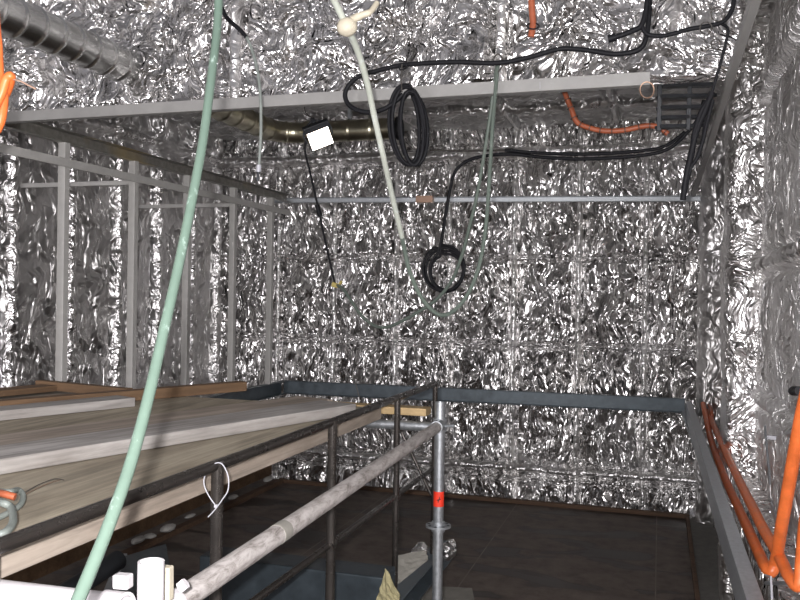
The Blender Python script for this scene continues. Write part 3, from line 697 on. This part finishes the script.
link('body', MB().bar(aY(332, 284, 4.5), aY(338, 286, 4.5), .02, .028), M['yellow'], yc, bevel=.004)
link('knob', MB().tube(px([(338, 286), (342, 281)], 4.5), .008, 8), M['yellow'], yc)
cable('cable_hook', px([(494, 64), (494, 58), (498, 54), (502, 58), (502, 66), (498, 72)], 3.5), .004, M['wire_dark'], 'little wire hook holding the green leads on the black cable', 'hook', 5, 6)

# work lamp
wl = thing('work_lamp', aY(318, 122, 4.5), 'small black work lamp with a glowing white face below the elbow duct', 'lamp')
ctr = aY(320, 138, 4.5); fwd = (Vector((0, 0, EYE))-ctr).normalized(); fwd = (fwd+Vector((.25, 0, -.35))).normalized()
rr3 = Vector((0, 0, 1)).cross(fwd).normalized(); upv = fwd.cross(rr3)
ang = R(26); ux = rr3*math.cos(ang)+upv*math.sin(ang); uy = -rr3*math.sin(ang)+upv*math.cos(ang)
def fr(a, b, c): return ctr+ux*a+uy*b+fwd*c
hw, hh_ = .066, .056
def frustum(x0, y0, c0, x1, y1, c1):
    vs = [fr(a*x0, b*y0, c0) for a, b in ((-1,-1),(1,-1),(1,1),(-1,1))]+[fr(a*x1, b*y1, c1) for a, b in ((-1,-1),(1,-1),(1,1),(-1,1))]
    return vs, [(0,1,2,3),(7,6,5,4),(0,4,5,1),(1,5,6,2),(2,6,7,3),(3,7,4,0)]
link('housing', MB().add(*frustum(.035, .035, -.09, hw+.004, hh_+.004, -.002)), M['black_steel'], wl, bevel=.004)
rim = MB()
rim.add(*frustum(hw+.006, .006, .0, hw+.006, .006, .012)); 
link('glass', MB().add(*frustum(hw-.002, hh_-.002, -.001, hw-.002, hh_-.002, .006)), M['lamp'], wl)
tr = MB().bar(fr(-hw-.012, hh_+.016, .0), fr(hw+.012, hh_+.016, .0), .05, .036, up=tuple(uy)); link('visor', tr, M['black_steel'], wl, bevel=.003)
link('bracket', MB().tube(smooth([fr(-hw-.012, -.01, -.02), fr(-hw-.012, .05, -.03), fr(0, .095, -.05), fr(hw+.012, .05, -.03), fr(hw+.012, -.01, -.02)], 6), .006, 8), M['black_steel'], wl, smooth_shade=True)
link('cable_gland', MB().tube([fr(0, .07, -.05), fr(.0, .11, -.05)], .014, 10), M['black_steel'], wl, smooth_shade=True)
cable('lamp_hanger', [fr(0, .11, -.05), fr(-.01, .2, -.05), aY(322, 60, 4.5)+Vector((0, .1, 0))], .003, M['wire_dark'], 'thin wire from which the work lamp hangs', 'wire')

# orange cables
cable('orange_cable', px([(531, -8), (532, 10), (533, 24), (531, 37)], 3.5), .014, M['orange_far'], 'short orange cable end hanging at the top of the picture')
cable('cable_tie', [aY(533+6*math.cos(t), 26+3*math.sin(t), 3.48-.018*math.sin(t)) for t in [2*math.pi*j/16 for j in range(17)]], .003, M['rubber'], 'black tie round the hanging orange cable end', 'cable tie', 2, 6)
oc = thing('orange_conduit', aY(600, 128, 4.5), 'orange ringed cable running below the girder toward the black tray', 'cable')
ocp = [(562, 84), (566, 96), (571, 108), (577, 122), (590, 128), (606, 131), (625, 130), (645, 126), (658, 127), (668, 134)]
link('cable', MB().tube(smooth(px(ocp, 4.4), 8), .014, 10), M['orange_far'], oc, smooth_shade=True)
sm = smooth(px(ocp, 4.4), 3)
for i in range(2, len(sm)-1, 2):
    p = sm[i]; t = (sm[i+1]-sm[i-1]).normalized(); a = t.orthogonal().normalized(); b = t.cross(a)
    link('wire_ring', MB().tube([p+(a*math.cos(q)+b*math.sin(q))*.020 for q in [2*math.pi*j/12 for j in range(13)]], .0025, 6, False), M['wire_dark'], oc)
lo_ = thing('orange_hose', aD(3, 95, 1.9), 'bunched orange hose at the left edge near the top', 'hose')
link('strand', MB().tube(smooth([aD(*p) for p in ((-30, -420, 1.9), (-14, -150, 1.9), (-6, 10, 1.9), (-3, 45, 1.9), (-1, 80, 1.9), (3, 100, 1.9), (-8, 135, 1.9), (-60, 170, 1.95), (-140, 120, 2.0), (-170, -100, 2.0), (-175, -420, 2.0))], 6), .012, 12), M['orange'], lo_, smooth_shade=True)
link('strand', MB().tube(smooth([aD(*p) for p in ((-9, 115, 1.88), (1, 95, 1.88), (6, 80, 1.88), (11, 76, 1.88), (9, 86, 1.9), (3, 100, 1.92), (-5, 122, 1.95))], 6), .010, 12), M['orange'], lo_, smooth_shade=True)
link('wire_end', MB().tube(smooth([aD(*p) for p in ((11, 79, 1.88), (20, 81, 1.88), (30, 86, 1.88), (36, 89, 1.88))], 6), .002, 6), M['brass'], lo_, smooth_shade=True)
# thick orange hoses at the right
cable('orange_hose', [aX(*p) for p in ((703, 404, .35), (711, 440, .35), (724, 476, .35), (737, 505, .355), (749, 531, .36), (758, 551, .365), (765, 566, .37), (771, 572, .385), (776, 560, .40), (781, 530, .40), (788, 490, .405), (796, 445, .41), (804, 405, .42), (814, 366, .43), (830, 320, .44))],
      .0205, M['orange'], 'orange hose lying along the galvanised channel and rising brightest in front at the right edge', 'hose', 8, 16)
cable('orange_hose', [aX(*p) for p in ((706, 408, .39), (722, 444, .385), (738, 478, .385), (752, 506, .39), (764, 530, .395), (777, 552, .405), (790, 578, .42), (799, 585, .44), (802, 560, .45), (806, 520, .455), (816, 478, .46), (834, 440, .465))],
      .0205, M['orange'], 'orange hose running behind the bright one, upper of the pair along the channel', 'hose', 8, 16)
cable('orange_hose', [aX(*p) for p in ((702, 402, .40), (709, 405, .40), (712, 415, .40), (710, 428, .40), (706, 436, .40))], .014, M['orange_far'], 'short curl of orange hose at the far end of the hose run', 'hose', 6, 12)

# cable tray
ct = thing('cable_tray', aY(680, 110, 4.0), 'black ladder of cable brackets in the upper right corner of the recess', 'cable tray')
for i, (y, xa, xb) in enumerate(((86, 660, 712), (97, 659, 714), (108, 659, 708), (118, 659, 704), (127, 658, 700))):
    link('rung', MB().bar(aY(xa, y, 4.0), aY(xb, y-1, 4.15), .05, .016), M['black_steel'], ct, bevel=.002)
link('side_rail', MB().bar(aY(660, 82, 4.0), aY(659, 131, 4.0), .02, .02), M['black_steel'], ct, bevel=.002)
link('side_rail', MB().bar(aY(690, 80, 4.08), aY(688, 130, 4.08), .02, .02), M['black_steel'], ct, bevel=.002)
cable('wire_ring', [aY(647+7*math.cos(t), 90+8*math.sin(t), 3.58) for t in [2*math.pi*j/20 for j in range(21)]], .003, M['brass'], 'copper-coloured wire ring at the right end of the pale front bar', 'ring', 2, 6)
for x, lb in ((540, 'tiny wire stub under the pale front bar, left of its neighbour by the orange cable'),):
    cable('wire_stub', px([(x, 82), (x, 89)], 3.6), .003, M['zip'], lb, 'wire', 2, 6)

# things on the right wall
wb = thing('wall_bracket', aX(766, 455, .47), 'thin upright metal bracket pin on the right foil wall', 'bracket')
link('blade', MB().bar(aX(765, 428, .45), aX(770, 482, .44), .006, .03), M['galv'], wb)
link('arm', MB().bar(aX(766, 437, .45), aX(776, 438, .49), .01, .016), M['zip'], wb)
wb = thing('wall_bracket', aX(770, 512, .47), 'small metal fin on a thin rod between the orange hoses', 'bracket')
link('rod', MB().tube([aX(750, 511, .47), aX(770, 512, .44)], .003, 8), M['galv'], wb)
link('fin', MB().bar(aX(771, 505, .44), aX(777, 522, .44), .006, .03), M['galv'], wb)
wb = thing('pipe_clamp', aX(796, 391, .44), 'black clamp holding the bright orange hose at the right edge', 'clamp')
link('clamp_body', MB().tube([aX(793, 391, .44), aX(800, 391, .44)], .016, 12), M['rubber'], wb, smooth_shade=True)
link('bolt', MB().tube([aX(790, 391, .44), aX(793, 391, .44)], .008, 6), M['galv'], wb)
tag(link('threaded_rod', MB().tube([aX(766, 583, .40), aX(812, 584, .50)], .007, 10), M['galv'], smooth_shade=True), 'metal rod under the hoses in the bottom right corner', 'rod')
tag(link('channel_hook', MB().tube([aX(765, 575, .36), aX(771, 577, .37), aX(772, 600, .37)], .004, 8), M['zip']), 'small bright hook on the galvanised channel at the bottom right', 'hook')

# strap loop on the plywood at the left edge
sl = thing('hose_offcut', aZ(8, 515, 1.36), 'grey-green hose loop with a red band lying on the plywood at the left edge', 'hose')
link('loop', MB().tube(smooth([aZ(*p) for p in ((-12, 535, 1.375), (4, 533, 1.38), (13, 522, 1.385), (11, 508, 1.39), (3, 503, 1.40), (-8, 500, 1.38))], 7), .0085, 10), M['grey_strap'], sl, smooth_shade=True)
link('loop', MB().tube(smooth([aZ(*p) for p in ((-10, 522, 1.36), (8, 513, 1.365), (20, 505, 1.37), (23, 496, 1.38), (18, 490, 1.39), (8, 492, 1.40), (-6, 490, 1.38))], 7), .007, 10), M['grey_strap'], sl, smooth_shade=True)
link('red_band', MB().tube(smooth([aZ(*p) for p in ((-8, 492, 1.395), (4, 494, 1.405), (15, 497, 1.40))], 5), .0085, 10), M['orange_far'], sl, smooth_shade=True)
link('wire', MB().tube(smooth([aZ(*p) for p in ((22, 494, 1.38), (38, 485, 1.37), (54, 479, 1.37), (64, 480, 1.36))], 5), .0012, 6), M['wire_dark'], sl)
link('wire', MB().tube(smooth([aZ(*p) for p in ((22, 496, 1.38), (40, 487, 1.37), (52, 482, 1.37), (60, 480, 1.36))], 5), .0012, 6), M['brass'], sl)

# ------------------------------------------------------------ light
def area(name, loc, target, size, energy, color=(1, 1, 1)):
    l = bpy.data.lights.new(name, 'AREA'); l.shape = 'DISK'; l.size = size; l.energy = energy; l.color = color
    o = bpy.data.objects.new(name, l); COL.objects.link(o); o.location = loc
    o.rotation_euler = (Vector(target)-Vector(loc)).to_track_quat('-Z', 'Y').to_euler(); return o
fp = Vector(E0-RT*.042+UP*.035-FW*.02)
area('flash', fp, Vector(E0+FW*6), .03, 125, (1, .975, .985))
area('added_fill', (-.9, -1.4, 2.5), (-1.4, 7, 2.2), .5, 38, (1, .97, .97))  # unseen fill lights added behind the camera to brighten the foil and its contrast
area('added_fill', (-3.3, -1.5, 2.2), (-2.8, 7, 2.0), .35, 60, (1, .95, 1))
area('added_fill', (1.3, -2.5, 2.1), (-2.0, 7, 1.9), .4, 52, (1, .97, .97))
w = bpy.data.worlds.new('world'); S.world = w; w.use_nodes = True
w.node_tree.nodes['Background'].inputs[0].default_value = (.58, .565, .60, 1)
w.node_tree.nodes['Background'].inputs[1].default_value = .42
GROUPS = {'scaffold_plank': 'loose planks lying on the deck', 'steel_channel': 'steel bars of the two frames', 'plywood_sheet': 'plywood sheets of the deck',
          'timber_batten': 'timber offcuts on the deck', 'scaffold_tube': 'scaffold tubes', 'tube_coupler': 'scaffold clamps', 'wool_scrap': 'wool scraps on the ledge',
          'foil_clump': 'foil lumps by the rosette post', 'power_cable': 'black power cables', 'wire_ring': 'wire rings in the upper right', 'orange_hose': 'orange hoses',
          'clear_hose': 'clear hoses hanging overhead', 'ventilation_duct': 'spiral ducts', 'wall_bracket': 'metal fixings on the right wall', 'steel_plate': 'plates under the deck', 'cable_tie': 'cable ties'}
for o in list(S.objects):
    k = o.name.split('.')[0]
    if o.parent is None and k in GROUPS and 'label' in o and 'group' not in o: o['group'] = GROUPS[k]
S.view_settings.view_transform = 'Standard'; S.view_settings.look = 'None'
S.view_settings.exposure = 0; S.view_settings.gamma = 1; S.view_settings.use_curve_mapping = False
try:
    S.cycles.use_denoising = True
    S.cycles.sample_clamp_indirect = 4
except Exception: pass
